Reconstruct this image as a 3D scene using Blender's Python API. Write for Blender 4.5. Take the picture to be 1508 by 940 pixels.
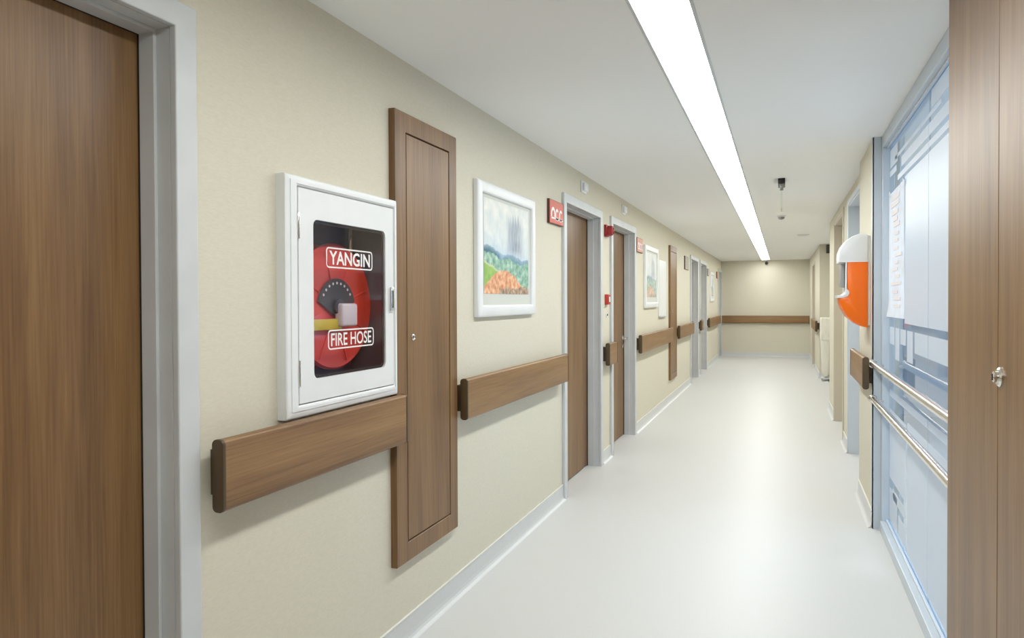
import bpy, bmesh, math, random
from mathutils import Matrix, Vector, noise
from math import pi, sin, cos, atan, radians

for o in list(bpy.data.objects): bpy.data.objects.remove(o, do_unlink=True)
S = bpy.context.scene
COL = S.collection
random.seed(4)

# ------------------------------------------------------------------ camera, world, exposure
cam = bpy.data.objects.new('camera', bpy.data.cameras.new('camera'))
COL.objects.link(cam); S.camera = cam
FPX = 1000.0
cam.data.sensor_fit = 'HORIZONTAL'; cam.data.sensor_width = 36.0
cam.data.lens = FPX / 1508 * 36.0
cam.data.shift_y = -0.00955
cam.data.clip_start = 0.02
cam.location = (0, 0, 1.45)
cam.rotation_euler = (Matrix.Rotation(atan(398 / FPX), 3, 'Z') @ Matrix.Rotation(pi / 2 - 0.012, 3, 'X')
                      @ Matrix.Rotation(-0.004, 3, 'Z')).to_euler()
W = bpy.data.worlds.new('daylight'); S.world = W; W.use_nodes = True
W.node_tree.nodes['Background'].inputs[0].default_value = (0.74, 0.86, 1.0, 1)
W.node_tree.nodes['Background'].inputs[1].default_value = 1.25
S.view_settings.view_transform = 'Standard'; S.view_settings.look = 'None'
S.view_settings.gamma = 1.0; S.view_settings.use_curve_mapping = False
S.view_settings.exposure = 1.12
STRIP = 9.0            # brightness of the linear ceiling lamp

# ------------------------------------------------------------------ helpers
def lin(r, g, b):
    f = lambda c: (c / 255 / 12.92) if c / 255 <= 0.04045 else ((c / 255 + 0.055) / 1.055) ** 2.4
    return (f(r), f(g), f(b))

def mat(name, col=(0.8, 0.8, 0.8), rough=0.5, metal=0.0, spec=0.5, coat=0.0):
    m = bpy.data.materials.new(name); m.use_nodes = True
    b = m.node_tree.nodes['Principled BSDF']
    b.inputs['Base Color'].default_value = (*col, 1); b.inputs['Roughness'].default_value = rough
    b.inputs['Metallic'].default_value = metal; b.inputs['Specular IOR Level'].default_value = spec
    b.inputs['Coat Weight'].default_value = coat; b.inputs['Coat Roughness'].default_value = 0.25
    return m

def nd(m, t, **kw):
    n = m.node_tree.nodes.new(t)
    for k, v in kw.items():
        if k in n.inputs: n.inputs[k].default_value = v
        else: setattr(n, k, v)
    return n

def lk(m, a, ao, b, bi): m.node_tree.links.new(a.outputs[ao], b.inputs[bi])

def noise_tint(m, c0, c1, scale, stretch=(1, 1, 1), detail=4, bump=0.0, bump_d=0.002, lo=0.35, hi=0.65, rand=False):
    """two-colour mottling and fine relief from stretched noise"""
    b = m.node_tree.nodes['Principled BSDF']
    tc = nd(m, 'ShaderNodeTexCoord'); mp = nd(m, 'ShaderNodeMapping'); mp.inputs['Scale'].default_value = stretch
    if rand:
        oi = nd(m, 'ShaderNodeObjectInfo'); va = nd(m, 'ShaderNodeVectorMath', operation='ADD')
        sc = nd(m, 'ShaderNodeMath', operation='MULTIPLY'); sc.inputs[1].default_value = 13.7
        lk(m, oi, 'Random', sc, 0); lk(m, tc, 'Object', va, 0); lk(m, sc, 0, va, 1); lk(m, va, 0, mp, 'Vector')
    else:
        lk(m, tc, 'Object', mp, 'Vector')
    nz = nd(m, 'ShaderNodeTexNoise'); nz.inputs['Scale'].default_value = scale; nz.inputs['Detail'].default_value = detail
    nz.inputs['Roughness'].default_value = 0.6
    lk(m, mp, 0, nz, 'Vector')
    cr = nd(m, 'ShaderNodeValToRGB')
    cr.color_ramp.elements[0].position = lo; cr.color_ramp.elements[0].color = (*c0, 1)
    cr.color_ramp.elements[1].position = hi; cr.color_ramp.elements[1].color = (*c1, 1)
    lk(m, nz, 0, cr, 0); lk(m, cr, 0, b, 'Base Color')
    if bump:
        bp = nd(m, 'ShaderNodeBump'); bp.inputs['Strength'].default_value = bump; bp.inputs['Distance'].default_value = bump_d
        lk(m, nz, 0, bp, 'Height'); lk(m, bp, 0, b, 'Normal')
    return mp, cr

def wood(name, axis, dark, mid, light, rough=0.40):
    m = mat(name, mid, rough, spec=0.6)
    b = m.node_tree.nodes['Principled BSDF']
    tc = nd(m, 'ShaderNodeTexCoord'); oi = nd(m, 'ShaderNodeObjectInfo')
    sc = nd(m, 'ShaderNodeMath', operation='MULTIPLY'); sc.inputs[1].default_value = 23.1
    va = nd(m, 'ShaderNodeVectorMath', operation='ADD')
    lk(m, oi, 'Random', sc, 0); lk(m, tc, 'Object', va, 0); lk(m, sc, 0, va, 1)
    def layer(across, along, detail):
        mp = nd(m, 'ShaderNodeMapping'); s = [across] * 3; s[axis] = along; mp.inputs['Scale'].default_value = s
        nz = nd(m, 'ShaderNodeTexNoise'); nz.inputs['Scale'].default_value = 1; nz.inputs['Detail'].default_value = detail
        nz.inputs['Roughness'].default_value = 0.62; nz.inputs['Distortion'].default_value = 0.4
        lk(m, va, 0, mp, 'Vector'); lk(m, mp, 0, nz, 'Vector'); return nz
    big = layer(9, 0.55, 3); fine = layer(170, 3.2, 5)
    mx = nd(m, 'ShaderNodeMath', operation='MULTIPLY_ADD'); mx.inputs[1].default_value = 0.45
    m2 = nd(m, 'ShaderNodeMath', operation='MULTIPLY'); m2.inputs[1].default_value = 0.55
    lk(m, big, 0, m2, 0); lk(m, fine, 0, mx, 0); lk(m, m2, 0, mx, 2)
    cr = nd(m, 'ShaderNodeValToRGB')
    e = cr.color_ramp.elements; e[0].position = 0.36; e[0].color = (*dark, 1); e[1].position = 0.66; e[1].color = (*light, 1)
    k = e.new(0.5); k.color = (*mid, 1)
    lk(m, mx, 0, cr, 0); lk(m, cr, 0, b, 'Base Color')
    bp = nd(m, 'ShaderNodeBump'); bp.inputs['Strength'].default_value = 0.12; bp.inputs['Distance'].default_value = 0.001
    lk(m, fine, 0, bp, 'Height'); lk(m, bp, 0, b, 'Normal')
    return m

def emit(name, col, s):
    m = bpy.data.materials.new(name); m.use_nodes = True; t = m.node_tree
    t.nodes.remove(t.nodes['Principled BSDF']); e = t.nodes.new('ShaderNodeEmission')
    e.inputs[0].default_value = (*col, 1); e.inputs[1].default_value = s
    t.links.new(e.outputs[0], t.nodes['Material Output'].inputs[0]); return m

def see_through(name, tint, gloss_rough, film=None, filmmix=0.0, ior=1.45):
    """thin architectural glass: tinted transparency, Fresnel gloss and, for frosted film, a share of translucent white"""
    m = bpy.data.materials.new(name); m.use_nodes = True; t = m.node_tree
    t.nodes.remove(t.nodes['Principled BSDF'])
    tr = nd(m, 'ShaderNodeBsdfTransparent'); tr.inputs[0].default_value = (*tint, 1)
    gl = nd(m, 'ShaderNodeBsdfGlossy'); gl.inputs['Roughness'].default_value = gloss_rough
    base, bo = tr, 0
    if film:
        tl = nd(m, 'ShaderNodeBsdfTranslucent'); tl.inputs[0].default_value = (*film, 1)
        df = nd(m, 'ShaderNodeBsdfDiffuse'); df.inputs[0].default_value = (*film, 1)
        a = nd(m, 'ShaderNodeMixShader'); a.inputs[0].default_value = 0.5; lk(m, tl, 0, a, 1); lk(m, df, 0, a, 2)
        b = nd(m, 'ShaderNodeMixShader'); b.inputs[0].default_value = filmmix; lk(m, tr, 0, b, 1); lk(m, a, 0, b, 2)
        base = b
    fr = nd(m, 'ShaderNodeFresnel'); fr.inputs['IOR'].default_value = ior
    ge = nd(m, 'ShaderNodeNewGeometry'); inv = nd(m, 'ShaderNodeMath', operation='SUBTRACT'); inv.inputs[0].default_value = 1.0
    lk(m, ge, 'Backfacing', inv, 1); fm = nd(m, 'ShaderNodeMath', operation='MULTIPLY'); lk(m, fr, 0, fm, 0); lk(m, inv, 0, fm, 1)
    mx = nd(m, 'ShaderNodeMixShader'); lk(m, fm, 0, mx, 0); lk(m, base, 0, mx, 1); lk(m, gl, 0, mx, 2)
    lk(m, mx, 0, t.nodes['Material Output'], 0)
    return m

class G:
    """a bmesh in world coordinates"""
    def __init__(s): s.bm = bmesh.new()
    def merge(s, t, M=None):
        if M is not None: bmesh.ops.transform(t, matrix=M, verts=t.verts)
        me = bpy.data.meshes.new('tmp'); t.to_mesh(me); t.free(); s.bm.from_mesh(me); bpy.data.meshes.remove(me); return s
    def box(s, x0, x1, y0, y1, z0, z1, bev=0.0, seg=2):
        t = bmesh.new(); bmesh.ops.create_cube(t, size=1)
        bmesh.ops.scale(t, vec=(x1 - x0, y1 - y0, z1 - z0), verts=t.verts)
        bmesh.ops.translate(t, vec=((x0 + x1) / 2, (y0 + y1) / 2, (z0 + z1) / 2), verts=t.verts)
        if bev: bmesh.ops.bevel(t, geom=t.edges[:], offset=bev, segments=seg, affect='EDGES', profile=0.5)
        return s.merge(t)
    def cyl(s, p, q, r, n=20, r2=None, bev=0.0):
        p, q = Vector(p), Vector(q); d = q - p
        t = bmesh.new(); bmesh.ops.create_cone(t, cap_ends=True, segments=n, radius1=r, radius2=r if r2 is None else r2, depth=d.length)
        if bev:
            ed = [e for e in t.edges if abs(e.verts[0].co.z - e.verts[1].co.z) < 1e-6]
            bmesh.ops.bevel(t, geom=ed, offset=bev, segments=2, affect='EDGES', profile=0.5)
        return s.merge(t, Matrix.Translation((p + q) / 2) @ d.to_track_quat('Z', 'Y').to_matrix().to_4x4())
    def prism(s, pts, axis, a, b, bev=0.0):
        """polygon pts in the two other axes (in x,y,z order) extruded along axis from a to b"""
        t = bmesh.new()
        def co(p, w):
            c = list(p); c.insert(axis, w); return c
        v0 = [t.verts.new(co(p, a)) for p in pts]; v1 = [t.verts.new(co(p, b)) for p in pts]
        n = len(pts); t.faces.new(v0); t.faces.new(v1)
        for i in range(n): t.faces.new((v0[i], v0[(i + 1) % n], v1[(i + 1) % n], v1[i]))
        bmesh.ops.recalc_face_normals(t, faces=t.faces)
        if bev:
            bmesh.ops.bevel(t, geom=[e for e in t.edges if all(abs(v.co[axis] - e.verts[0].co[axis]) < 1e-6 for v in e.verts)],
                            offset=bev, segments=2, affect='EDGES', profile=0.5)
        return s.merge(t)
    def ring(s, outer, inner, axis, a, b):
        """frame between two loops of the same count"""
        t = bmesh.new()
        def co(p, w):
            c = list(p); c.insert(axis, w); return c
        n = len(outer)
        L = [[t.verts.new(co(p, w)) for p in loop] for loop, w in ((outer, a), (inner, a), (outer, b), (inner, b))]
        for i in range(n):
            j = (i + 1) % n
            t.faces.new((L[0][i], L[0][j], L[1][j], L[1][i])); t.faces.new((L[2][i], L[2][j], L[3][j], L[3][i]))
            t.faces.new((L[0][i], L[0][j], L[2][j], L[2][i])); t.faces.new((L[1][i], L[1][j], L[3][j], L[3][i]))
        bmesh.ops.recalc_face_normals(t, faces=t.faces)
        return s.merge(t)
    def lathe(s, prof, c, axis, n=40):
        """prof: list of (radius, offset along axis)"""
        t = bmesh.new(); rows = []
        for r, h in prof:
            row = []
            for i in range(n):
                a = 2 * pi * i / n; u, v = r * cos(a), r * sin(a)
                p = [0, 0, 0]; p[axis] = h; p[(axis + 1) % 3] = u; p[(axis + 2) % 3] = v
                row.append(t.verts.new(Vector(p) + Vector(c)))
            rows.append(row)
        for k in range(len(rows) - 1):
            for i in range(n): t.faces.new((rows[k][i], rows[k][(i + 1) % n], rows[k + 1][(i + 1) % n], rows[k + 1][i]))
        t.faces.new(rows[0]); t.faces.new(rows[-1])
        bmesh.ops.recalc_face_normals(t, faces=t.faces)
        return s.merge(t)
    def wallx(s, x0, x1, y0, y1, z0, z1, holes=()):
        """slab in a plane of constant x with rectangular holes (y0, y1, z0, z1)"""
        ys = sorted({y0, y1, *[h[0] for h in holes], *[h[1] for h in holes]}); ys = [y for y in ys if y0 <= y <= y1]
        for a, b in zip(ys, ys[1:]):
            hs = sorted((h[2], h[3]) for h in holes if h[0] < (a + b) / 2 < h[1]); z = z0
            for h0, h1 in hs:
                if h0 > z + 1e-6: s.box(x0, x1, a, b, z, h0)
                z = max(z, h1)
            if z < z1 - 1e-6: s.box(x0, x1, a, b, z, z1)
        return s

def top(o):
    while o.parent: o = o.parent
    return o

def part(name, g, m, parent=None, smooth=False, label=None):
    off = Vector(top(parent).location) if parent else Vector((0, 0, 0))
    bm = g.bm if isinstance(g, G) else g
    bmesh.ops.translate(bm, vec=-off, verts=bm.verts)
    bmesh.ops.recalc_face_normals(bm, faces=bm.faces)
    me = bpy.data.meshes.new(name); bm.to_mesh(me); bm.free()
    me.materials.append(m)
    if smooth:
        me.polygons.foreach_set('use_smooth', [True] * len(me.polygons))
        me.set_sharp_from_angle(angle=radians(35))
    o = bpy.data.objects.new(name, me); COL.objects.link(o)
    if parent: o.parent = parent
    if label: o['label'] = label
    return o

def tag(o, label=None, cat=None, group=None, kind=None):
    for k, v in (('label', label), ('category', cat), ('group', group), ('kind', kind)):
        if v: o[k] = v
    return o

def thing(name, label, cat, loc, group=None):
    o = bpy.data.objects.new(name, None); COL.objects.link(o); o.location = loc; o.empty_display_size = 0.1
    return tag(o, label, cat, group)

def struct(name, g, m, label):
    o = part(name, g, m); tag(o, label, None, None, 'structure'); return o

def struct_root(name, label, loc):
    o = bpy.data.objects.new(name, None); COL.objects.link(o); o.location = loc; o.empty_display_size = 0.1
    return tag(o, label, None, None, 'structure')

def text_bm(body, w, h, bold=0.0, depth=0.0):
    """lettering mesh in local (x right, y up), scaled to w x h and centred"""
    cu = bpy.data.curves.new('t', 'FONT'); cu.body = body; cu.size = 1; cu.offset = bold; cu.extrude = 0.0
    cu.resolution_u = 4
    o = bpy.data.objects.new('t', cu); COL.objects.link(o)
    dg = bpy.context.evaluated_depsgraph_get(); dg.update()
    me = bpy.data.meshes.new_from_object(o.evaluated_get(dg)); bpy.data.objects.remove(o); bpy.data.curves.remove(cu)
    bm = bmesh.new(); bm.from_mesh(me); bpy.data.meshes.remove(me)
    xs = [v.co.x for v in bm.verts]; ys = [v.co.y for v in bm.verts]
    cx, cy = (min(xs) + max(xs)) / 2, (min(ys) + max(ys)) / 2
    for v in bm.verts:
        v.co = Vector(((v.co.x - cx) * w / (max(xs) - min(xs)), (v.co.y - cy) * h / (max(ys) - min(ys)), 0))
    return bm

def on_left(x, y, z):   # local (right, up, out) -> the left wall, which faces +x
    return Matrix(((0, 0, 1, x), (1, 0, 0, y), (0, 1, 0, z), (0, 0, 0, 1)))

def rrect(a0, a1, b0, b1, r, n=5):
    out = []
    for cx, cy, s in ((a1 - r, b1 - r, 0), (a0 + r, b1 - r, 1), (a0 + r, b0 + r, 2), (a1 - r, b0 + r, 3)):
        for i in range(n + 1):
            a = pi / 2 * (s + i / n); out.append((cx + r * cos(a), cy + r * sin(a)))
    return out

# ------------------------------------------------------------------ materials
M_wall = mat('woven_wallpaper', rough=0.75, spec=0.25)
noise_tint(M_wall, (0.685, 0.648, 0.53), (0.73, 0.694, 0.577), 150, (1, 0.4, 1.6), 4, 0.12, 0.001)
M_endwall = M_wall
M_ceil = mat('ceiling_paint', (0.93, 0.935, 0.92), 0.8, spec=0.2)
M_floor = mat('speckled_vinyl', rough=0.42, spec=0.3)
noise_tint(M_floor, (0.625, 0.627, 0.613), (0.677, 0.68, 0.669), 240, (1, 1, 1), 3)
M_base = mat('vinyl_cove', rough=0.35)
noise_tint(M_base, (0.64, 0.655, 0.655), (0.69, 0.705, 0.705), 200, (1, 1, 1), 3)
M_baseline = mat('cove_top_edge', (0.78, 0.78, 0.72), 0.5)
WD, WM, WL = (0.135, 0.066, 0.023), (0.215, 0.113, 0.041), (0.295, 0.168, 0.066)
M_woodv = wood('walnut_laminate_upright', 2, WD, WM, WL)
M_woodh = wood('walnut_laminate_lengthwise', 1, (0.150, 0.073, 0.024), (0.245, 0.128, 0.044), (0.33, 0.185, 0.070))
M_woodx = wood('walnut_laminate_crosswise', 0, (0.150, 0.073, 0.024), (0.245, 0.128, 0.044), (0.33, 0.185, 0.070))
M_cap = mat('brown_plastic_cap', (0.085, 0.052, 0.022), 0.5); 
M_gap = mat('dark_gap', (0.03, 0.02, 0.015), 0.7)
M_frame = mat('grey_painted_steel', rough=0.42)
noise_tint(M_frame, (0.60, 0.625, 0.64), (0.64, 0.665, 0.68), 6, (1, 1, 1), 2)
M_alu = mat('aluminium_profile', (0.62, 0.68, 0.74), 0.4, metal=0.25)
M_steel = mat('brushed_steel', (0.78, 0.76, 0.72), 0.22, metal=1.0)
M_chrome = mat('chrome', (0.8, 0.8, 0.78), 0.12, metal=1.0)
M_white = mat('white_enamel', rough=0.35); noise_tint(M_white, (0.80, 0.82, 0.83), (0.84, 0.86, 0.87), 5, (1, 1, 1), 2)
M_whitepl = mat('white_plastic', (0.82, 0.83, 0.84), 0.35)
M_red = mat('red_plastic', (0.55, 0.045, 0.035), 0.4); M_darkred = mat('dark_red_plastic', (0.33, 0.02, 0.025), 0.35)
M_reel = mat('red_reel_enamel', (0.85, 0.085, 0.06), 0.3)
M_signred = mat('sign_red', (0.60, 0.10, 0.06), 0.45); M_signpale = mat('sign_faded_red', (0.62, 0.26, 0.18), 0.45)
M_signgrey = mat('sign_grey', (0.38, 0.36, 0.29), 0.5); M_signedge = mat('sign_edge_dark', (0.10, 0.03, 0.02), 0.5)
M_glyph = mat('print_white', (0.88, 0.86, 0.83), 0.5)
M_black = mat('black_plastic', (0.012, 0.012, 0.012), 0.35); M_grey = mat('grey_plastic', (0.32, 0.32, 0.31), 0.5)
M_dkgrey = mat('charcoal_label', (0.06, 0.06, 0.065), 0.5)
M_inside = mat('cabinet_inside', (0.20, 0.14, 0.175), 0.5); M_yellow = mat('yellow_tape', (0.75, 0.62, 0.03), 0.5)
M_hose = mat('dark_hose', (0.10, 0.03, 0.05), 0.5)
M_orange = mat('orange_gloss', (0.95, 0.17, 0.003), 0.3)
M_cream = mat('cream_cloth', rough=0.8); noise_tint(M_cream, (0.80, 0.77, 0.67), (0.87, 0.84, 0.75), 14, (1, 1, 0.3), 4, 0.4, 0.01)
M_beigedoor = mat('beige_door', (0.60, 0.545, 0.44), 0.5)
M_paper = mat('notice_paper', rough=0.7); noise_tint(M_paper, (0.84, 0.80, 0.77), (0.90, 0.90, 0.90), 9, (1, 1, 1), 3, lo=0.3, hi=0.6)
M_print = mat('notice_print', (0.85, 0.77, 0.74), 0.7); M_tape = mat('clear_tape', (0.92, 0.94, 0.95), 0.2)
M_matte = mat('picture_mount', (0.66, 0.67, 0.62), 0.8)
M_glass = see_through('clear_glass', (0.90, 0.95, 1.0), 0.03)
M_cabglass = see_through('cabinet_glass', (0.93, 0.90, 0.92), 0.05)
M_film = see_through('frosted_film', (0.86, 0.92, 1.0), 0.36, (0.84, 0.865, 0.885), 0.84, 1.2)
M_roomwall = mat('side_room_paint', (0.70, 0.75, 0.80), 0.7)
M_lamp = emit('lamp_diffuser', (0.975, 1.0, 0.98), STRIP)
M_roomfill = emit('room_fill_glow', (0.94, 0.975, 1.0), 2.7)  # glow of the added fill panel, helping out the side room's daylight
M_acrylic = see_through('clear_acrylic', (0.93, 0.97, 0.93), 0.05)

def painting_mat():
    m = mat('painted_print', rough=0.6); a = nd(m, 'ShaderNodeVertexColor'); a.layer_name = 'Col'
    lk(m, a, 0, m.node_tree.nodes['Principled BSDF'], 'Base Color'); return m
M_art = painting_mat()

# ------------------------------------------------------------------ shell of the corridor
XL, XR, YE, YB, HC = -1.49, 0.585, 18.6, -5.0, 2.47
ROOMX = 3.3
LEFT_DOORS = [(0.17, 1.415), (4.725, 5.88), (6.20, 7.36), (12.10, 13.25), (13.57, 14.80), (17.60, 18.55)]
FB = (1.755, 2.37, 1.095, 1.825)                       # recess of the hose cabinet (y0, y1, z0, z1)
holes = [(a + 0.03, b - 0.03, -0.1, 2.21) for a, b in LEFT_DOORS] + [FB]
struct('floor', G().box(-1.80, ROOMX + 0.2, YB - 0.2, YE + 0.2, -0.12, 0), M_floor, 'glossy off-white speckled vinyl floor')
LX0, LX1 = -0.483, -0.295
g = G()
for x0, x1 in ((-1.80, LX0 - 0.012), (LX1 + 0.012, ROOMX + 0.2)): g.box(x0, x1, YB - 0.2, YE + 0.2, HC, HC + 0.12)
g.box(LX0 - 0.012, LX1 + 0.012, YB - 0.2, YE + 0.2, HC + 0.06, HC + 0.12)
g.box(LX0 - 0.012, LX1 + 0.012, YB - 0.2, -0.905, HC, HC + 0.06); g.box(LX0 - 0.012, LX1 + 0.012, YE - 0.295, YE + 0.2, HC, HC + 0.06)
struct('ceiling', g, M_ceil, 'flat white painted ceiling')
g = G().wallx(-1.67, XL, YB, YE, 0, HC, holes); g.box(-1.80, -1.67, YB, YE, 0, HC)
struct('wall_left', g, M_wall, 'long beige wallpapered corridor wall with doors and pictures')
struct('wall_end', G().box(-1.80, 1.3, YE, YE + 0.2, 0, HC), M_wall, 'beige wall closing the corridor')
struct('wall_back', G().box(-1.80, ROOMX + 0.2, YB - 0.2, YB, 0, HC), M_wall, 'beige wall behind the viewer')
# right side, from near to far
Y_G0, Y_G1 = 2.60, 4.83                                  # glazing
struct('wall_right_near', G().box(0.585, 0.72, YB, Y_G0, 0, HC), M_wall, 'beige wall behind the tall wooden cabinet')
struct('wall_right_pillar', G().box(0.535, 0.68, Y_G1, 5.66, 0, HC), M_wall, 'beige pillar beside the glazing carrying the orange dispenser')
DA, DB = (5.76, 7.11), (7.72, 8.97)
struct('wall_right', G().wallx(0.585, 0.74, 5.66, 9.94, 0, HC, [(DA[0], DA[1], -0.1, 2.335), (DB[0], DB[1], -0.1, 2.345)]),
       M_wall, 'beige wall with two door recesses')
g = G().box(1.10, 1.25, 9.94, 13.72, 0, HC); g.box(0.74, 1.25, 9.82, 9.94, 0, HC)
struct('wall_right_alcove', g, M_wall, 'beige back wall of the alcove')
RF = [(15.6, 16.75)]
g = G().wallx(0.64, 0.76, 13.72, YE, 0, HC, [(a + 0.03, b - 0.03, -0.1, 2.21) for a, b in RF]); g.box(0.76, 1.25, 13.72, YE, 0, HC)
struct('wall_right_far', g, M_wall, 'beige wall past the alcove')
# the lit room behind the glazing
g = G().wallx(ROOMX, ROOMX + 0.2, YB, 9.82, 0, HC, [(1.6, 4.6, 0.85, 2.2), (5.2, 8.4, 0.85, 2.2)])
struct('wall_room_outer', g, M_roomwall, 'pale blue outer wall of the room behind the glass')
struct('wall_room_end', G().box(0.74, ROOMX, 9.70, 9.82, 0, HC), M_roomwall, 'pale blue end wall of the room behind the glass')
struct('wall_room_lining', G().box(0.74, 0.755, 5.66, 9.70, 0, HC), M_roomwall, 'pale blue inner face of the partition')
for k, (a, b) in enumerate(((1.6, 4.6), (5.2, 8.4))):
    r = struct_root('window_%d' % (k + 2), 'daylit window of the room behind the glass', (ROOMX + 0.1, (a + b) / 2, 0.85))
    g = G().ring([(a, 0.85), (b, 0.85), (b, 2.2), (a, 2.2)], [(a + .05, .90), (b - .05, .90), (b - .05, 2.15), (a + .05, 2.15)], 0, ROOMX + 0.05, ROOMX + 0.11)
    part('window_frame', g, M_alu, r)
    for j in (1, 2):
        y = a + (b - a) * j / 3; part('mullion', G().box(ROOMX + 0.05, ROOMX + 0.11, y - .025, y + .025, .90, 2.15), M_alu, r)
    for j in range(3):
        y0 = a + (b - a) * j / 3 + .025; y1 = a + (b - a) * (j + 1) / 3 - .025
        part('pane', G().box(ROOMX + 0.075, ROOMX + 0.083, y0, y1, .90, 2.15), M_glass, r)
r = thing('room_fill_panel', 'added cool white fill light panel brightening the room behind the glass', 'lamp', (2.0, 5.0, HC))  # fill light added to brighten the side room, not a known fitting
part('fill_frame', G().ring([(1.4, 3.7), (2.6, 3.7), (2.6, 6.3), (1.4, 6.3)], [(1.44, 3.74), (2.56, 3.74), (2.56, 6.26), (1.44, 6.26)], 2, HC - .03, HC), M_whitepl, r)
part('diffuser', G().box(1.44, 2.56, 3.74, 6.26, HC - .025, HC - .005), M_roomfill, r)  # glowing face of the added fill panel

# cove baseboards
def cove_x(g, x, s, y0, y1):       # on a wall facing s along x
    P = [(0, 0.105), (0.006, 0.105), (0.007, 0.035), (0.010, 0.018), (0.016, 0.009), (0.026, 0.003), (0.032, 0)]
    P = P + [(0, 0)]
    g.prism([(x + s * a, b) for a, b in P], 1, y0, y1)
def cove_y(g, y, s, x0, x1):
    P = [(0, 0.105), (0.006, 0.105), (0.007, 0.035), (0.010, 0.018), (0.016, 0.009), (0.026, 0.003), (0.032, 0), (0, 0)]
    g.prism([(y + s * a, b) for a, b in P], 0, x0, x1)
g, gt = G(), G(); e = YB
for a, b in LEFT_DOORS + [(YE, YE)]:
    if a - e > 0.02:
        cove_x(g, XL, 1, e, a); gt.box(XL, XL + 0.009, e, a, 0.105, 0.110)
    e = b
o = struct('baseboard_left', g, M_base, 'white coved vinyl skirting along the beige wall'); part('top_edge', gt, M_baseline, o)
g, gt = G(), G()
for x, a, b in ((0.585, YB, Y_G0), (0.535, Y_G1, 5.66), (XR, 5.66, DA[0]), (XR, DA[1], DB[0]), (XR, DB[1], 9.94), (0.64, 13.72, RF[0][0]), (0.64, RF[0][1], YE), (1.10, 9.94, 13.72)):
    cove_x(g, x, -1, a, b); gt.box(x - 0.009, x, a, b, 0.105, 0.110)
cove_y(g, 13.72, -1, 0.64, 1.10)
o = struct('baseboard_right', g, M_base, 'white coved vinyl skirting along the glazed side'); part('top_edge', gt, M_baseline, o)
g = G(); cove_y(g, YE, -1, XL, 0.64)
struct('baseboard_end', g, M_base, 'white coved vinyl skirting across the end wall')

# linear lamp in the ceiling
r = thing('linear_ceiling_lamp', 'long white linear lamp recessed in the ceiling', 'lamp', ((LX0 + LX1) / 2, 7.5, HC))
LY0, LY1 = -0.9, YE - 0.30
part('diffuser', G().box(LX0, LX1, LY0, LY1, HC + 0.004, HC + 0.02), M_lamp, r, label='glowing white diffuser')
for x0, x1 in ((LX0 - 0.012, LX0), (LX1, LX1 + 0.012)):
    part('trim', G().box(x0, x1, LY0 - .005, LY1 + .005, HC - 0.004, HC + 0.06), M_frame, r)
part('housing', G().box(LX0, LX1, LY0, LY1, HC + 0.03, HC + 0.06), M_frame, r)
for y in (LY0 - .005, LY1): part('end_cap', G().box(LX0, LX1, y, y + .005, HC - .004, HC + 0.06), M_frame, r)

# ------------------------------------------------------------------ doors on the left
def lever(parent, x, y, z, s):
    g = G().cyl((x, y, z), (x + 0.012, y, z), 0.026, 24, bev=0.003)
    h = part('handle', g, M_steel, parent, True)
    g = G().cyl((x + 0.01, y, z), (x + 0.055, y, z), 0.010, 14).cyl((x + 0.05, y + s * 0.008, z), (x + 0.05, y - s * 0.125, z), 0.0095, 14, bev=0.003)
    part('lever', g, M_steel, h, True)
    g = G().cyl((x, y, z - 0.09), (x + 0.010, y, z - 0.09), 0.022, 20, bev=0.003)
    part('keyhole', g, M_steel, h, True)

def door_left(n, a, b, label, leaf_mat, handle=None):
    r = struct_root('door_%d' % n, label, (XL, (a + b) / 2, 0))
    i0, i1, ht, hi = a + 0.066, b - 0.088, 2.24, 2.172
    xf = XL + 0.022
    P = [(a, 0), (a, ht), (b - .018, ht), (b - .018, 0), (i1, 0), (i1, hi), (i0, hi), (i0, 0)]
    part('casing', G().prism(P, 0, XL, xf, 0.004), M_frame, r)
    g = G()
    for y0, y1 in ((a + 0.03, i0), (i1, b - 0.03)): g.box(-1.66, XL, y0, y1, 0, 2.21)
    g.box(-1.66, XL, i0, i1, hi, 2.21)
    part('jamb', g, M_frame, r)
    st = 0.010                                              # raised stop the leaf closes against
    Q = [(i0, 0), (i0, hi), (i1, hi), (i1, 0), (i1 - st, 0), (i1 - st, hi - st), (i0 + st, hi - st), (i0 + st, 0)]
    part('door_stop', G().prism(Q, 0, -1.588, -1.535, 0.0015), M_frame, r)
    part('seal', G().prism([(y, z) for y, z in Q], 0, -1.594, -1.5885), M_gap, r)
    leaf = part('leaf', G().box(-1.640, -1.595, i0 + 0.004, i1 - 0.004, 0.010, hi - 0.004, 0.0015), leaf_mat, r)
    if handle: lever(leaf, -1.595, handle, 1.05, 1 if handle > (a + b) / 2 else -1)
    return r
D = LEFT_DOORS
door_left(1, *D[0], 'walnut door in a grey steel frame beside the hose cabinet wall', M_woodv)
door_left(2, *D[1], 'walnut door in a grey steel frame after the first landscape picture', M_woodv)
door_left(3, *D[2], 'walnut door with a steel lever handle beside the red alarm sounder', M_woodv, D[2][1] - 0.16)
door_left(4, *D[3], 'walnut door past the grey sign', M_woodv, D[3][1] - 0.16)
door_left(5, *D[4], 'walnut door close beyond the fourth door', M_woodv, D[4][1] - 0.16)
door_left(6, *D[5], 'grey framed door in the corner by the end wall', M_woodv, D[5][1] - 0.16)

# ------------------------------------------------------------------ wooden wall handrails
def board_profile(x_back, x_front, z0, z1, r):
    lo, hi = min(x_back, x_front), max(x_back, x_front)
    return rrect(lo, hi, z0, z1, r, 5)

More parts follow.
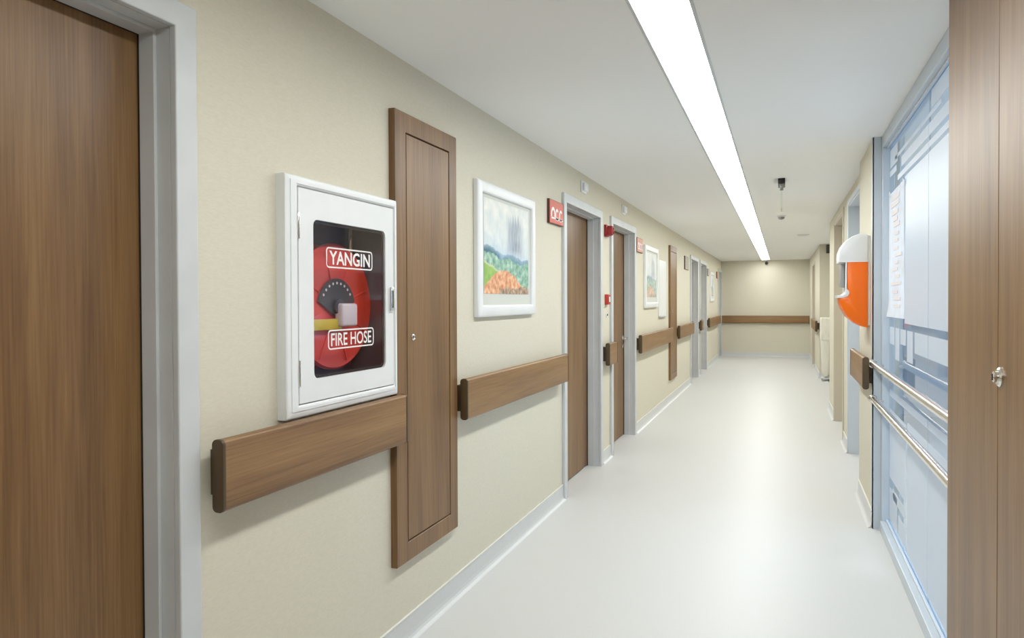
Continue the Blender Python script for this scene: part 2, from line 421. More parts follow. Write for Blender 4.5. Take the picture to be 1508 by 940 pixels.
def handrail(label, y0, y1, wall_x, s, xb, xf, z0=0.875, z1=1.072, cap0=True, cap1=True, grp='wooden wall handrails'):
    r = thing('wall_handrail', label, 'handrail', (wall_x, (y0 + y1) / 2, z0), grp)
    c = 0.012
    a, b = y0 + (c if cap0 else 0), y1 - (c if cap1 else 0)
    part('board', G().prism(board_profile(xb, xf, z0, z1, 0.011), 1, a, b), M_woodh, r, True)
    if cap0: part('end_cap', G().prism(board_profile(xb - s * .001, xf + s * .002, z0 - .002, z1 + .002, 0.0155), 1, y0, a, 0.002), M_cap, r, True)
    if cap1: part('end_cap', G().prism(board_profile(xb - s * .001, xf + s * .002, z0 - .002, z1 + .002, 0.0155), 1, b, y1, 0.002), M_cap, r, True)
    n = max(2, round((b - a) / 0.9) + 1) if b - a > 0.5 else 2
    for k in range(n):
        y = a + 0.02 + (b - a - 0.08) * k / (n - 1)
        part('bracket', G().box(min(wall_x, xb), max(wall_x, xb), y, y + 0.04, z0 + 0.035, z1 - 0.035), M_cap, r)
    return r
XB, XF = -1.452, -1.415
def rail_left(label, a, b, **k): handrail(label, a, b, XL, 1, XB, XF, **k)
rail_left('wooden handrail board running under the hose cabinet', 1.42, 2.405)
rail_left('wooden handrail board under the first landscape picture', 2.965, 4.64)
rail_left('very short wooden handrail below the red call point', 5.885, 6.195)
rail_left('wooden handrail board under the pale picture and the white notice panel', 7.37, 9.70)
rail_left('wooden handrail board under a grey sign, starting at a service panel', 10.34, 12.08)
rail_left('very short wooden handrail between two adjoining grey door frames', 13.265, 13.555)
rail_left('wooden handrail board leading to the end wall corner', 14.82, 17.58)
handrail('short wooden handrail on the pillar under the orange dispenser', 4.80, 5.64, 0.535, -1, 0.508, 0.473, 0.885, 1.085)
handrail('wooden handrail past the alcove turning to the end wall', 13.70, 15.58, 0.64, -1, 0.602, 0.567, 0.865, 1.06)
# across the end wall
r = thing('wall_handrail', 'wooden handrail board across the end wall', 'handrail', (-0.43, YE, 0.86), 'wooden wall handrails')
part('board', G().prism(rrect(YE - .075, YE - .038, .86, 1.05, .011), 0, -1.48, 0.625), M_woodx, r, True)
for x in (-1.481, 0.626): part('end_cap', G().prism(rrect(YE - .077, YE - .037, .858, 1.052, .0155), 0, x - .006, x + .006), M_cap, r, True)
for x in (-1.2, -0.4, 0.3): part('bracket', G().box(x, x + .04, YE - .038, YE, .895, 1.015), M_cap, r)

# ------------------------------------------------------------------ hose cabinet with the reel inside
y0, y1, z0, z1 = 1.725, 2.390, 1.074, 1.858
r = thing('hose_cabinet', 'white fire hose cabinet with glazed door and white lettering', 'fire cabinet', (XL, (y0 + y1) / 2, z0))
h0, h1, v0, v1 = FB
g = G().box(-1.665, -1.66, h0, h1, v0, v1)
g.box(-1.66, XL, h0, h0 + .004, v0, v1); g.box(-1.66, XL, h1 - .004, h1, v0, v1)
g.box(-1.66, XL, h0, h1, v0, v0 + .004); g.box(-1.66, XL, h0, h1, v1 - .004, v1)
part('box', g, M_inside, r, label='dark inside of the cabinet')
xf = -1.452
R4 = lambda a, b, c, d: [(a, c), (b, c), (b, d), (a, d)]
d0, d1, e0, e1 = 1.788, 2.362, 1.118, 1.822
def frame_rounded():
    g = G().ring(R4(y0, y1, z0, z1), R4(d0 - .004, d1 + .004, e0 - .004, e1 + .004), 0, XL, xf)
    ed = [e for e in g.bm.edges if all(abs(v.co.x - xf) < 1e-6 for v in e.verts)]
    bmesh.ops.bevel(g.bm, geom=ed, offset=0.006, segments=3, affect='EDGES', profile=0.5)
    return g
part('surround', frame_rounded(), M_white, r, True)
part('surround_lip', G().ring(R4(y0 + .022, y1 - .012, z0 + .022, z1 - .016), R4(d0 - .014, d1 + .008, e0 - .012, e1 + .010), 0, xf - .002, xf + .0025), M_white, r)
gl = rrect(1.862, 2.305, 1.192, 1.726, 0.022, 5)
def door_plate():
    t = bmesh.new(); n = len(gl)
    # outer loop with matching count, walked in the same order
    cy, cz = (d0 + d1) / 2, (e0 + e1) / 2; outer = []
    for (a, b) in gl:
        outer.append((d1 if a > cy else d0, e1 if b > cz else e0))
    rows = []
    # use the corner points only once per corner but keep counts equal
    g = G(); tb = bmesh.new()
    vi = [tb.verts.new((0, *p)) for p in gl]; crn = {}
    for p in outer:
        if p not in crn: crn[p] = tb.verts.new((0, *p))
    for i in range(n):
        j = (i + 1) % n; a, b = crn[outer[i]], crn[outer[j]]
        tb.faces.new((vi[i], vi[j], a)) if a is b else tb.faces.new((vi[i], vi[j], b, a))
    ex = bmesh.ops.extrude_face_region(tb, geom=tb.faces[:])
    bmesh.ops.translate(tb, vec=(0.018, 0, 0), verts=[v for v in ex['geom'] if isinstance(v, bmesh.types.BMVert)])
    bmesh.ops.translate(tb, vec=(xf - 0.0195, 0, 0), verts=tb.verts)
    t.free(); return g.merge(tb)
dr = part('door', door_plate(), M_white, r, label='white steel door with a rounded window')
part('window_pane', G().prism(gl, 0, -1.463, -1.459), M_cabglass, dr)
inner = rrect(1.872, 2.295, 1.202, 1.716, 0.018, 5)
part('window_gasket', G().ring(gl, inner, 0, -1.466, -1.4635), M_gap, dr)
for z in (1.655, 1.175):
    part('hinge', G().cyl((xf, d0 - .002, z), (xf, d0 - .002, z + .085), 0.0045, 10, bev=.001), M_chrome, dr, True)
hb = part('handle', G().box(xf - .002, xf + .010, 2.329, 2.352, 1.412, 1.508, .004), M_chrome, dr, True)
part('handle_slot', G().box(xf + .009, xf + .0115, 2.336, 2.345, 1.425, 1.495, .001), M_dkgrey, hb)
XT = -1.4588
for words, a, b, c, d, lh, bold in (('YANGIN', 1.937, 2.220, 1.568, 1.640, 0.049, 0.022), ('FIRE HOSE', 1.944, 2.226, 1.283, 1.352, 0.046, 0.012)):
    bm = text_bm(words, (b - a) - .034, lh, bold); g = G(); g.merge(bm, on_left(XT + .0006, (a + b) / 2, (c + d) / 2))
    ls = part('lettering', g, M_glyph, dr, label='white capitals on the glass')
    o_, i_ = rrect(a, b, c, d, .014, 4), rrect(a + .005, b - .005, c + .005, d - .005, .010, 4)
    part('lettering_border', G().ring(o_, i_, 0, XT, XT + .0006), M_glyph, dr)

cy, cz, xr = 2.122, 1.432, -1.565
r = thing('hose_reel', 'red fire hose reel inside the glazed white cabinet', 'hose reel', (-1.66, cy, cz))
R = 0.236
part('front_disc', G().lathe([(0.03, .002), (.05, .004), (.09, .006), (.15, .010), (.19, .004), (.215, .004), (R - .008, .010), (R, .004), (R, -.004), (.2, -.006), (.03, -.006)],
                             (xr, cy, cz), 0, 56), M_reel, r, True)
part('back_disc', G().cyl((-1.655, cy, cz), (-1.648, cy, cz), R, 48), M_reel, r, True)
part('hose_coil', G().lathe([(0.05, -.083), (.205, -.083), (.212, -.07), (.205, -.058), (.212, -.045), (.205, -.033), (.212, -.02), (.20, -.008), (.05, -.008)], (xr, cy, cz), 0, 40), M_hose, r, True)
for k in range(8):
    a = 2 * pi * k / 8 + 0.3
    p = Vector((xr + .0105, cy + .10 * cos(a), cz + .10 * sin(a))); q = Vector((xr + .0105, cy + .215 * cos(a), cz + .215 * sin(a)))
    part('rib', G().cyl(p, q, .0028, 8), M_reel, r, True)
fan = [(cy + .115 * cos(t), cz - .01 + .115 * sin(t)) for t in [radians(15 + 150 * i / 16) for i in range(17)]] + [(cy - .02, cz - .03), (cy + .05, cz - .03)]
lab = part('hub_label', G().prism(fan, 0, xr + .012, xr + .016), M_dkgrey, r)
for k in range(9):
    t = radians(35 + 14 * k); c = Vector((xr + .0165, cy + .098 * cos(t), cz - .01 + .098 * sin(t)))
    part('print_mark', G().cyl(c, c + Vector((.0006, 0, 0)), .0055, 6), M_glyph, lab)
part('hub', G().cyl((xr, cy, cz), (xr + .03, cy, cz), .03, 24, bev=.004), M_dkgrey, r, True)
part('hose_guide', G().box(xr + .012, xr + .050, cy - .015, cy + .085, cz - .075, cz + .012, .010, 3), M_whitepl, r, True, label='white plastic guide block')
part('hose_tail', G().box(xr + .014, xr + .030, cy - .33, cy + .01, cz - .085, cz - .045, .004), M_yellow, r, True, label='yellow band')
part('inlet_pipe', G().cyl((-1.61, cy + .17, cz + .19), (-1.61, cy + .17, v1 - .006), .012, 14), M_chrome, r, True)
part('axle', G().cyl((-1.66, cy, cz), (xr, cy, cz), .02, 16), M_dkgrey, r, True)

# ------------------------------------------------------------------ wooden service panels
def service_panel(label, a, b, z0, z1):
    r = thing('service_panel', label, 'wall panel', (XL, (a + b) / 2, z0), 'wooden service panels on the left wall')
    xf = XL + 0.030; w = 0.086
    g = G().ring(R4(a, b, z0, z1), R4(a + w, b - w + .01, z0 + w - .005, z1 - w + .005), 0, XL, xf)
    ed = [e for e in g.bm.edges if all(abs(v.co.x - xf) < 1e-6 for v in e.verts)]
    bmesh.ops.bevel(g.bm, geom=ed, offset=0.002, segments=1, affect='EDGES')
    part('frame', g, M_woodv, r)
    part('groove', G().box(XL, XL + .012, a + w, b - w + .01, z0 + w - .005, z1 - w + .005), M_gap, r)
    d = part('door', G().box(XL + .012, xf - .001, a + w + .006, b - w + .004, z0 + w + .001, z1 - w - .001, .002), M_woodv, r)
    y, z = a + w + .050, 1.298
    k = part('lock', G().lathe([(.014, 0), (.014, .004), (.011, .006), (.009, .004), (.0085, .004)], (xf - .001, y, z), 0, 20), M_chrome, d, True)
    part('key_slot', G().box(xf + .003, xf + .0045, y - .0015, y + .0015, z - .006, z + .006), M_gap, k)
service_panel('tall walnut service panel with a small lock beside the hose cabinet', 2.392, 2.950, 0.357, 2.237)
service_panel('tall walnut service panel beside the white notice panel', 9.71, 10.33, 0.32, 2.23)

# ------------------------------------------------------------------ pictures
def art_color(u, v, seed):
    n = lambda s, k=0: noise.fractal(Vector((u * s + seed, v * s * .9 + k, seed * 1.7)), 0.8, 2.0, 4)
    f = n(9); w = n(3, 5) * .05
    sky = [200 + 30 * v + 14 * f, 216 + 16 * v + 10 * f, 226 + 6 * f]
    t = max(0, min(1, (0.55 - v + w) * 4)) * (1 - max(0, min(1, (u - .45) * 4)))
    sky = [s * (1 - t) + c * t for s, c in zip(sky, (165, 195, 222))]
    c = sky
    st = noise.noise(Vector((u * 42 + seed, v * 4, 3)))
    m = math.exp(-((u - .67) / .17) ** 4) * max(0, min(1, (v - .38) * 8)) * max(0, min(1, (.92 - .25 * abs(u - .6) - v + .09 * st) * 8))
    m *= .55 + .45 * st + .2 * f
    m = max(0, min(.85, m)); c = [s * (1 - m) + q * m for s, q in zip(c, (128, 140, 158))]
    hill = .50 - .10 * u + w
    if v < hill:
        k = max(0, min(1, (hill - v) * 9)); q = (100 + 40 * f, 140 + 30 * f, 165 + 20 * f) if u > .25 else (82 + 30 * f, 122 + 30 * f, 128)
        c = [s * (1 - min(1, .4 + k)) + p * min(1, .4 + k) for s, p in zip(c, q)]
    tr = .42 + .03 * noise.noise(Vector((u * 12, 2, seed))) - .06 * u + w
    if v < tr:
        g2 = n(16, 2); c = [142 + 60 * g2, 182 + 45 * g2, 162 + 45 * g2]
    hl = .345 - .30 * u + .02 * f
    if v < hl:
        c = [150 + 30 * f, 190 + 25 * f, 98 + 30 * f] if v < hl - .02 else [205, 210, 170]
    oh = .26 - 1.1 * (u - .42) ** 2 + .02 * f
    if v < oh: g3 = n(22, 7); c = [226 + 28 * g3, 168 + 50 * g3, 128 + 50 * g3]
    if v < .07 + .03 * f and u > .3: g3 = n(26, 9); c = [172 + 60 * g3, 145 + 55 * g3, 122 + 40 * g3]
    if seed > 5:                                            # the other prints are paler, with a grey-brown foreground
        gy = sum(c) / 3; c = [.45 * q + .25 * gy + 66 for q in c]
    return lin(*[max(0, min(255, q)) for q in c])

def picture(label, a, b, z0, z1, seed, nu, nv):
    r = thing('framed_picture', label, 'picture', (XL, (a + b) / 2, z0), 'framed landscape pictures')
    w = 0.062; xf = XL + 0.030
    g = G().ring(R4(a, b, z0, z1), R4(a + w, b - w, z0 + w, z1 - w), 0, XL + .002, xf)
    ed = [e for e in g.bm.edges if all(abs(v.co.x - xf) < 1e-6 for v in e.verts)]
    bmesh.ops.bevel(g.bm, geom=ed, offset=0.010, segments=3, affect='EDGES', profile=0.5)
    part('frame', g, M_white, r, True)
    part('backing', G().box(XL, XL + .012, a + w - .005, b - w + .005, z0 + w - .005, z1 - w + .005), M_matte, r)
    mo = part('mount', G().box(XL + .012, XL + .014, a + w - .002, b - w + .002, z0 + w - .002, z1 - w + .002), M_matte, r)
    A, B, C, Dd = a + w + .036, b - w - .040, z0 + w + .062, z1 - w - .02
    bm = bmesh.new(); cl = bm.verts.layers.float_color.new('Col'); V = []
    for j in range(nv + 1):
        row = []
        for i in range(nu + 1):
            u, v = i / nu, j / nv; q = bm.verts.new((XL + .0155, A + (B - A) * u, C + (Dd - C) * v)); q[cl] = (*art_color(u, v, seed), 1); row.append(q)
        V.append(row)
    for j in range(nv):
        for i in range(nu): bm.faces.new((V[j][i], V[j][i + 1], V[j + 1][i + 1], V[j + 1][i]))
    part('artwork', bm, M_art, r, label='loose landscape painting of hills and trees')
picture('white framed landscape painting with an orange hill over a handrail', 3.205, 4.085, 1.367, 2.088, 2.3, 110, 96)
picture('white framed pale landscape between the faded red sign and a white notice panel', 7.85, 8.72, 1.365, 2.10, 7.9, 50, 50)
picture('white framed picture near the end wall corner', 15.55, 16.35, 1.42, 2.08, 11.2, 30, 30)

# white notice board beside the second picture
r = thing('notice_panel', 'plain white notice panel beside the narrow wooden service panel', 'notice board', (XL, 9.1, 1.25))
part('board', G().box(XL, XL + .012, 8.86, 9.42, 1.25, 1.98, .003), M_whitepl, r)
part('bottom_ledge', G().box(XL, XL + .03, 8.86, 9.42, 1.235, 1.25, .002), M_frame, r)

# ------------------------------------------------------------------ signs and alarm devices on the left wall
def wall_sign(label, a, b, z0, z1, face, glyph=True, d=0.02):
    r = thing('door_sign', label, 'sign', (XL, (a + b) / 2, z0), 'small signs beside the doors')
    part('backplate', G().box(XL, XL + d - .003, a, b, z0, z1, .001), M_signedge, r)
    f = part('face', G().box(XL + d - .003, XL + d, a + .004, b - .004, z0 + .004, z1 - .004, .001), face, r)
    if glyph:
        h = z1 - z0; c = (z0 + z1) / 2 - .01; x = XL + d + .0004; w = b - a
        for k, (yy, rr) in enumerate(((.24, .32), (.52, .26), (.80, .26))):
            n = 18; cy = a + w * yy; R0 = h * rr; g = G(); arc0, arc1 = (radians(-20), radians(200)) if k == 0 else (radians(40), radians(330))
            o_ = [(cy + .85 * R0 * cos(arc0 + (arc1 - arc0) * i / n), c + R0 * sin(arc0 + (arc1 - arc0) * i / n) - (.2 * R0 if k == 0 else .12 * R0)) for i in range(n + 1)]
            i_ = [(cy + .5 * R0 * cos(arc0 + (arc1 - arc0) * i / n), c + .6 * R0 * sin(arc0 + (arc1 - arc0) * i / n) - (.2 * R0 if k == 0 else .12 * R0)) for i in range(n + 1)]
            part('white_mark', G().prism(o_ + i_[::-1], 0, x - .0004, x + .0004), M_glyph, f)
        part('white_mark', G().box(x - .0004, x + .0004, a + w * .12, a + w * .95, z0 + h * .20, z0 + h * .27), M_glyph, f)
wall_sign('red sign with white marks between the picture and a door', 4.395, 4.705, 1.985, 2.150, M_signred)
wall_sign('small faded red sign between a door frame and the pale picture', 7.40, 7.72, 1.985, 2.145, M_signpale)
wall_sign('grey sign between a walnut service panel and a door', 11.35, 11.80, 1.96, 2.18, M_signgrey, False)
wall_sign('small grey sign between a door frame and the last picture', 14.95, 15.27, 1.975, 2.125, M_signgrey, False)
wall_sign('small pale red sign by the corner door at the end wall', 17.15, 17.47, 1.985, 2.145, M_signpale, False)

r = thing('alarm_sounder', 'dark red alarm sounder box high between two doors', 'alarm', (XL, 6.04, 2.03), 'red fire alarm devices')
part('base', G().box(XL, XL + .025, 5.985, 6.095, 2.030, 2.135, .004), M_darkred, r, True)
part('horn', G().lathe([(.046, 0), (.046, .03), (.040, .045), (.030, .048), (.028, .040), (.01, .040)], (XL + .025, 6.04, 2.082), 0, 28), M_darkred, r, True)
part('lens', G().cyl((XL + .06, 6.04, 2.082), (XL + .078, 6.04, 2.082), .018, 16, .012), M_red, r, True)
r = thing('alarm_call_point', 'small red square call point beside a door frame', 'alarm', (XL, 6.05, 1.415), 'red fire alarm devices')
part('body', G().box(XL, XL + .035, 6.005, 6.095, 1.415, 1.508, .005), M_red, r, True)
part('press_plate', G().box(XL + .034, XL + .038, 6.028, 6.072, 1.438, 1.486, .002), M_glyph, r)
part('frame_line', G().ring(R4(6.018, 6.082, 1.428, 1.496), R4(6.024, 6.076, 1.434, 1.490), 0, XL + .034, XL + .037), M_signedge, r)
r = thing('key_switch', 'tiny round key switch under the red call point', 'switch', (XL, 6.07, 1.31))
part('plate', G().cyl((XL, 6.07, 1.322), (XL + .008, 6.07, 1.322), .022, 20, bev=.002), M_whitepl, r, True)
part('barrel', G().cyl((XL + .007, 6.07, 1.322), (XL + .014, 6.07, 1.322), .010, 16), M_dkgrey, r, True)

def plaque(label, y, z):
    r = thing('call_lamp', label, 'lamp', (XL, y, z), 'small white call lamps over the doors')
    part('base', G().box(XL, XL + .010, y - .075, y + .075, z, z + .095, .003), M_whitepl, r, True)
    part('lens', G().box(XL + .010, XL + .034, y - .050, y + .050, z + .015, z + .080, .010, 3), M_whitepl, r, True)
plaque('small white call lamp over the door beside the red sign', 5.30, 2.315)
plaque('small white call lamp over the door with the lever handle', 6.78, 2.315)

# ------------------------------------------------------------------ glazing on the right
r = struct_root('window_1', 'floor to ceiling glazed screen with frosted film in a grey frame', (0.62, 3.7, 0))
x0, x1 = 0.578, 0.645
for a, b, n in ((Y_G1 - .055, Y_G1, 'post'), (Y_G0, Y_G0 + .05, 'post')):
    part(n, G().box(x0, x1, a, b, 0, HC, .003), M_alu, r)
part('header', G().box(x0, x1, Y_G0 + .05, Y_G1 - .055, 2.395, HC, .003), M_alu, r)
part('bottom_rail', G().box(0.568, x1, Y_G0 + .05, Y_G1 - .055, 0, 0.068, .003), M_alu, r)
part('glazing_bead', G().box(0.600, 0.612, Y_G0 + .05, Y_G1 - .055, .068, .080, .002), M_alu, r)
part('glazing_bead', G().box(0.600, 0.612, Y_G0 + .05, Y_G1 - .055, 2.383, 2.395, .002), M_alu, r)
XG = 0.620
J = 3.56
for a, b in ((Y_G0 + .05, J - .002), (J + .002, Y_G1 - .055)):
    part('pane', G().box(XG - .004, XG + .004, a, b, .068, 2.395), M_glass, r)
part('pane_joint', G().box(XG - .003, XG + .003, J - .002, J + .002, .068, 2.395), M_alu, r)
films = [(Y_G0 + .06, 4.20, 1.32, 2.115), (Y_G0 + .06, 4.45, 2.135, 2.165), (Y_G0 + .06, 4.32, 2.19, 2.245), (3.3, 4.55, 2.27, 2.29),
         (4.50, 4.75, 2.20, 2.235), (4.46, 4.74, 2.25, 2.36), (Y_G0 + .06, 3.5, 2.30, 2.38),
         (Y_G0 + .06, 4.1, 0.10, 0.80), (4.14, 4.74, 0.36, 0.78), (4.14, 4.40, 0.10, 0.22), (4.44, 4.74, 0.10, 0.30), (4.18, 4.60, 0.26, 0.32),
         (Y_G0 + .06, 3.9, 1.18, 1.285), (3.95, 4.12, 1.12, 1.285), (4.16, 4.34, 1.20, 1.285), (4.38, 4.52, 1.10, 1.285), (4.56, 4.74, 1.18, 1.285), (Y_G0 + .06, 4.74, 0.86, 0.90)]
for a, b, c, d in films:
    for p, q in ((a, min(b, J - .004)), (max(a, J + .004), b)):
        if q - p > .02: part('frosted_strip', G().box(XG - .0047, XG - .0042, p, q, c, d), M_film, r)
# pillar edge guard
struct('trim_1', G().box(0.529, 0.577, Y_G1 - .012, Y_G1, 0, HC).box(0.529, 0.535, Y_G1 - .012, Y_G1 + .045, 0, HC), M_alu, 'grey metal guard on the pillar edge')
# guard rails
def guard_rail(label, z):
    r = thing('guard_rail', label, 'rail', (0.53, 3.7, z), 'steel guard rails in front of the glazing')
    part('tube', G().cyl((0.53, 2.525, z), (0.53, Y_G1 - .014, z), 0.0195, 24), M_steel, r, True)
    for y in (2.75, 4.70):
        b = part('bracket', G().cyl((0.53, y, z), (0.578 if y > 4.6 else 0.616, y, z), 0.008, 12), M_steel, r, True)
    for y, s in ((2.525, 1), (Y_G1 - .014, -1)):
        part('flange', G().cyl((0.53, y, z), (0.53, y + s * .006, z), .026, 24, bev=.001), M_steel, r, True)
guard_rail('upper steel tube rail in front of the frosted glass', 1.045)
guard_rail('lower steel tube rail in front of the frosted glass', 0.825)
# notice taped to the glass
r = thing('paper_notice', 'white paper notice with faint pink print taped on the glass', 'notice', (0.61, 4.47, 1.35))
def sheet():
    bm = bmesh.new(); V = []; nu, nv = 10, 14
    for j in range(nv + 1):
        row = []
        for i in range(nu + 1):
            u, v = i / nu, j / nv
            y = 4.19 + .565 * u + (.02 * (1 - v) if i == nu else 0); z = 1.345 + .755 * v - .012 * u * (v > .5)
            x = XG - .0075 - .004 * abs(noise.noise(Vector((u * 3, v * 4, 1)))) - (.012 * max(0, .12 - v) / .12 * u)
            row.append(bm.verts.new((x, y, z)))
        V.append(row)
    for j in range(nv):
        for i in range(nu): bm.faces.new((V[j][i], V[j][i + 1], V[j + 1][i + 1], V[j + 1][i]))
    bmesh.ops.solidify(bm, geom=bm.faces[:], thickness=.001)
    return bm
sh = part('sheet', sheet(), M_paper, r, True)
rnd = random.Random(3)
for k in range(16):
    z = 2.03 - .042 * k + rnd.random() * .01; a = 4.25 + rnd.random() * .15; b = 4.66 - rnd.random() * .2
    part('print_line', G().box(XG - .0135, XG - .0125, a, b, z, z + (.016 if 4 < k else .024)), M_print, sh)
for y in (4.20, 4.70):
    part('tape', G().prism([(y - .03, 2.06), (y + .03, 2.085), (y + .022, 2.112), (y - .038, 2.088)], 0, XG - .0135, XG - .013), M_tape, r)

# ------------------------------------------------------------------ tall cabinet at the right
r = thing('tall_cabinet', 'tall walnut built-in cabinet with a chrome lock beside the glazing', 'cabinet', (0.54, 1.7, 0))
part('carcass', G().box(0.510, 0.585, 0.36, 2.515, 0.0, HC - .002), M_woodv, r)
part('plinth', G().box(0.505, 0.511, 0.36, 2.515, 0, 0.06), M_gap, r)
for a, b in ((1.982, 2.52), (1.441, 1.978), (0.90, 1.437), (0.36, 0.896)):
    d = part('door', G().box(0.490, 0.510, a, b, 0.06, HC - .004, .0015), M_woodv, r)
    if abs(a - 1.441) < .01:
        k = part('lock', G().lathe([(.024, 0), (.024, -.005), (.020, -.009), (.013, -.009), (.013, -.016), (.010, -.018)], (0.490, 1.952, 1.262), 0, 28), M_chrome, d, True)
        part('key_slot', G().box(0.4705, 0.473, 1.9495, 1.9545, 1.254, 1.270), M_gap, k)

# ------------------------------------------------------------------ orange dispenser on the pillar
ya, yb = 4.99, 5.22
r = thing('wall_dispenser', 'large orange and white notched dispenser on the pillar', 'dispenser', (0.535, 5.1, 1.26))
part('backplate', G().box(0.522, 0.535, ya + .01, yb - .01, 1.28, 1.87, .003), M_whitepl, r)
top_p = [(0.522, 1.705), (0.350, 1.705), (0.348, 1.73), (0.352, 1.765), (0.366, 1.805), (0.392, 1.842), (0.428, 1.868), (0.470, 1.884), (0.505, 1.886), (0.522, 1.876)]
part('hood', G().prism(top_p, 1, ya, yb, .010), M_whitepl, r, True, label='domed white hood')
body = [(0.522, 1.700), (0.398, 1.700), (0.398, 1.52), (0.402, 1.488), (0.392, 1.470), (0.352, 1.460), (0.356, 1.430), (0.372, 1.385), (0.402, 1.335), (0.440, 1.298), (0.482, 1.275), (0.522, 1.265)]
part('body', G().prism(body, 1, ya, yb, .008), M_orange, r, True, label='glossy orange body')
lining = [(0.397, 1.702), (0.390, 1.702), (0.390, 1.515), (0.386, 1.492), (0.374, 1.482), (0.336, 1.478), (0.340, 1.462), (0.380, 1.464), (0.402, 1.474), (0.412, 1.492), (0.410, 1.508), (0.397, 1.52)]
part('drip_tray', G().prism(lining, 1, ya - .003, yb + .003, .002), M_whitepl, r, True, label='white tray lining the notch')
part('push_window', G().box(0.362, 0.386, ya + .05, yb - .05, 1.53, 1.69, .006), M_grey, r, True)
part('band', G().prism([(0.522, 1.698), (0.522, 1.708), (0.349, 1.708), (0.349, 1.698)], 1, ya - .002, yb + .002), M_whitepl, r)

# ------------------------------------------------------------------ doors in the right wall
def door_right(n, a, b, x, ztop, xl, m_rev, m_leaf, label):
    r = struct_root('door_%d' % n, label, (x, (a + b) / 2, 0))
    g = G().box(x - .006, xl, b - .014, b, 0, ztop).box(x - .006, xl, a, a + .014, 0, ztop).box(x - .006, xl, a + .014, b - .014, ztop - .014, ztop)
    part('jamb', g, m_rev, r)
    P = [(a, 0), (a, ztop), (b, ztop), (b, 0), (b + .05, 0), (b + .05, ztop + .05), (a - .05, ztop + .05), (a - .05, 0)]
    part('casing', G().prism(P, 0, x - .012, x, .002), m_rev, r)
    lf = part('leaf', G().box(xl - .045, xl - .003, a + .017, b - .017, .01, ztop - .017, .002), m_leaf, r)
    g = G().cyl((xl - .045, a + .09, 1.05), (xl - .057, a + .09, 1.05), .026, 20).cyl((xl - .055, a + .09, 1.05), (xl - .095, a + .09, 1.05), .010, 12).cyl((xl - .092, a + .085, 1.05), (xl - .092, a + .21, 1.05), .0095, 12)
    part('handle', g, M_steel, lf, True)
door_right(7, DA[0], DA[1], XR, 2.335, 0.735, M_alu, M_whitepl, 'grey aluminium door recess behind the pillar')
door_right(8, DB[0], DB[1], XR, 2.345, 0.735, M_beigedoor, M_beigedoor, 'beige door recess beyond the aluminium one')
door_right(9, RF[0][0] + .03, RF[0][1] - .03, 0.64, 2.21, 0.755, M_beigedoor, M_woodv, 'door in the wall past the alcove')

# alcove: hamper and black box on the pier
r = thing('linen_hamper', 'tall cream fabric hamper standing in the alcove', 'hamper', (0.72, 13.42, 0))
part('hood', G().box(0.640, 0.815, 13.27, 13.58, 0.73, 1.13, .015, 3), M_cream, r, True, label='cream upper sleeve')
def bag():
    bm = bmesh.new(); rows = []
    for k, (z, s) in enumerate(((.75, .94), (.6, .90), (.45, .86), (.3, .82), (.2, .78), (.12, .66), (.07, .42))):
        row = []
        for i in range(20):
            a = 2 * pi * i / 20; ca, sa = cos(a), sin(a); p = 0.55
            x = .0875 * s * math.copysign(abs(ca) ** p, ca); y = .15 * s * math.copysign(abs(sa) ** p, sa)
            row.append(bm.verts.new((.7275 + x * (1 + .05 * sin(5 * a + k)), 13.425 + y, z)))
        rows.append(row)
    for k in range(len(rows) - 1):
        for i in range(20): bm.faces.new((rows[k][i], rows[k][(i + 1) % 20], rows[k + 1][(i + 1) % 20], rows[k + 1][i]))
    bm.faces.new(rows[0]); bm.faces.new(rows[-1]); return bm
part('bag', bag(), M_cream, r, True, label='cream cloth bag hanging below')
part('base_frame', G().box(.655, .80, 13.29, 13.56, .04, .055, .004).box(.70, .712, 13.36, 13.372, .055, .76).box(.745, .757, 13.36, 13.372, .055, .76).box(.70, .712, 13.48, 13.492, .055, .76).box(.745, .757, 13.48, 13.492, .055, .76), M_frame, r)
for x in (.67, .785):
    for y in (13.31, 13.54): part('castor', G().cyl((x - .008, y, .02), (x + .008, y, .02), .02, 14), M_grey, r, True)
r = thing('wall_speaker', 'small black box high on the alcove pier', 'speaker', (0.78, 13.72, 2.30))
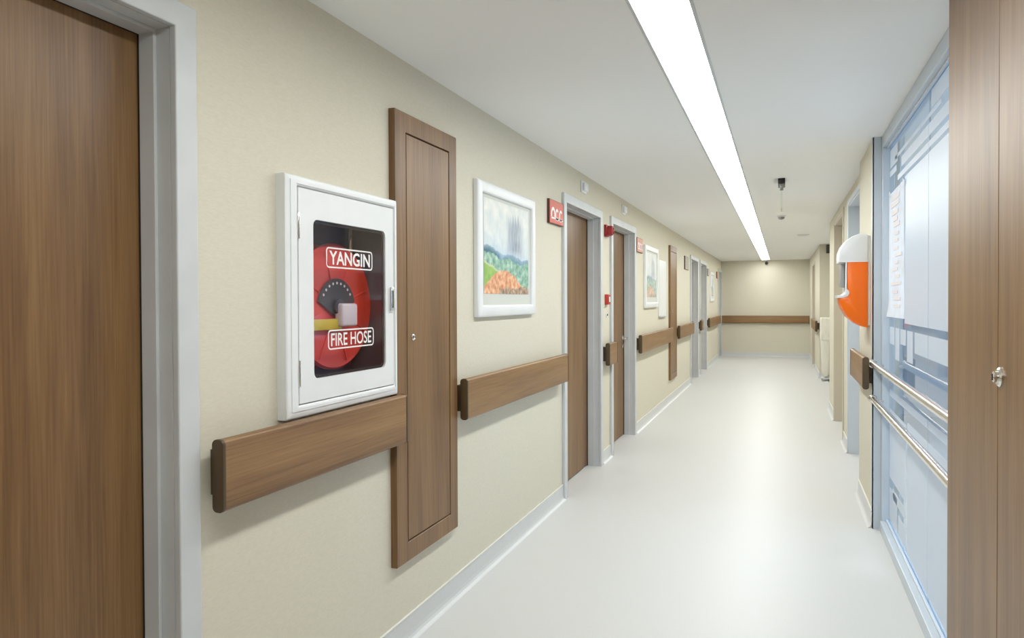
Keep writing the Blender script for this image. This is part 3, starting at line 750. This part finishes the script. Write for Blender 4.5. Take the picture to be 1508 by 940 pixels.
part('housing', G().box(.748, .812, 13.62, 13.70, 2.30, 2.455, .006), M_black, r, True)
part('mount', G().box(.765, .795, 13.70, 13.72, 2.34, 2.42), M_black, r)
part('grille', G().box(.754, .806, 13.617, 13.621, 2.31, 2.445, .001), M_dkgrey, r)

# ------------------------------------------------------------------ ceiling and end wall devices
r = thing('hanging_sign_plate', 'clear edge-on sign plate under a black ceiling mount', 'sign', (-0.006, 6.2, HC))
part('mount', G().box(-.034, .022, 6.12, 6.36, HC - .045, HC, .004), M_black, r, True, label='black mount')
for y in (6.15, 6.33): part('clip', G().box(-.020, .008, y - .01, y + .01, HC - .072, HC - .045, .002), M_grey, r)
part('plate', G().box(-.012, 0.0, 6.12, 6.36, HC - .25, HC - .06, .002), M_acrylic, r, label='clear acrylic plate')
def ceiling_disc(label, x, y, rad, name, cat):
    r = thing(name, label, cat, (x, y, HC))
    part('base', G().lathe([(rad, 0), (rad, -.012), (rad * .9, -.016)], (x, y, HC), 2, 32), M_whitepl, r, True)
    if name == 'smoke_detector':
        part('chamber', G().lathe([(rad * .72, -.014), (rad * .70, -.034), (rad * .5, -.042)], (x, y, HC), 2, 28), M_grey, r, True)
        part('led_dome', G().cyl((x, y, HC - .042), (x, y, HC - .046), .006, 10), M_red, r, True)
    else:
        part('grille', G().lathe([(rad * .86, -.014), (rad * .84, -.019), (.01, -.021)], (x, y, HC), 2, 28), M_frame, r, True)
ceiling_disc('small round smoke detector on the ceiling past the hanging plate', -0.012, 8.85, 0.052, 'smoke_detector', 'detector')
ceiling_disc('flat round ceiling speaker before the alcove', 0.305, 11.55, 0.09, 'ceiling_speaker', 'speaker')
r = thing('dome_camera', 'small black dome camera high on the end wall', 'camera', (-0.372, YE, 2.38))
part('base', G().cyl((-.372, YE, 2.40), (-.372, YE - .05, 2.40), .045, 24, bev=.004), M_whitepl, r, True)
part('dome', G().lathe([(.040, 0), (.040, -.02), (.036, -.045), (.024, -.062), (.008, -.068)], (-.372, YE - .05, 2.395), 1, 24), M_black, r, True)
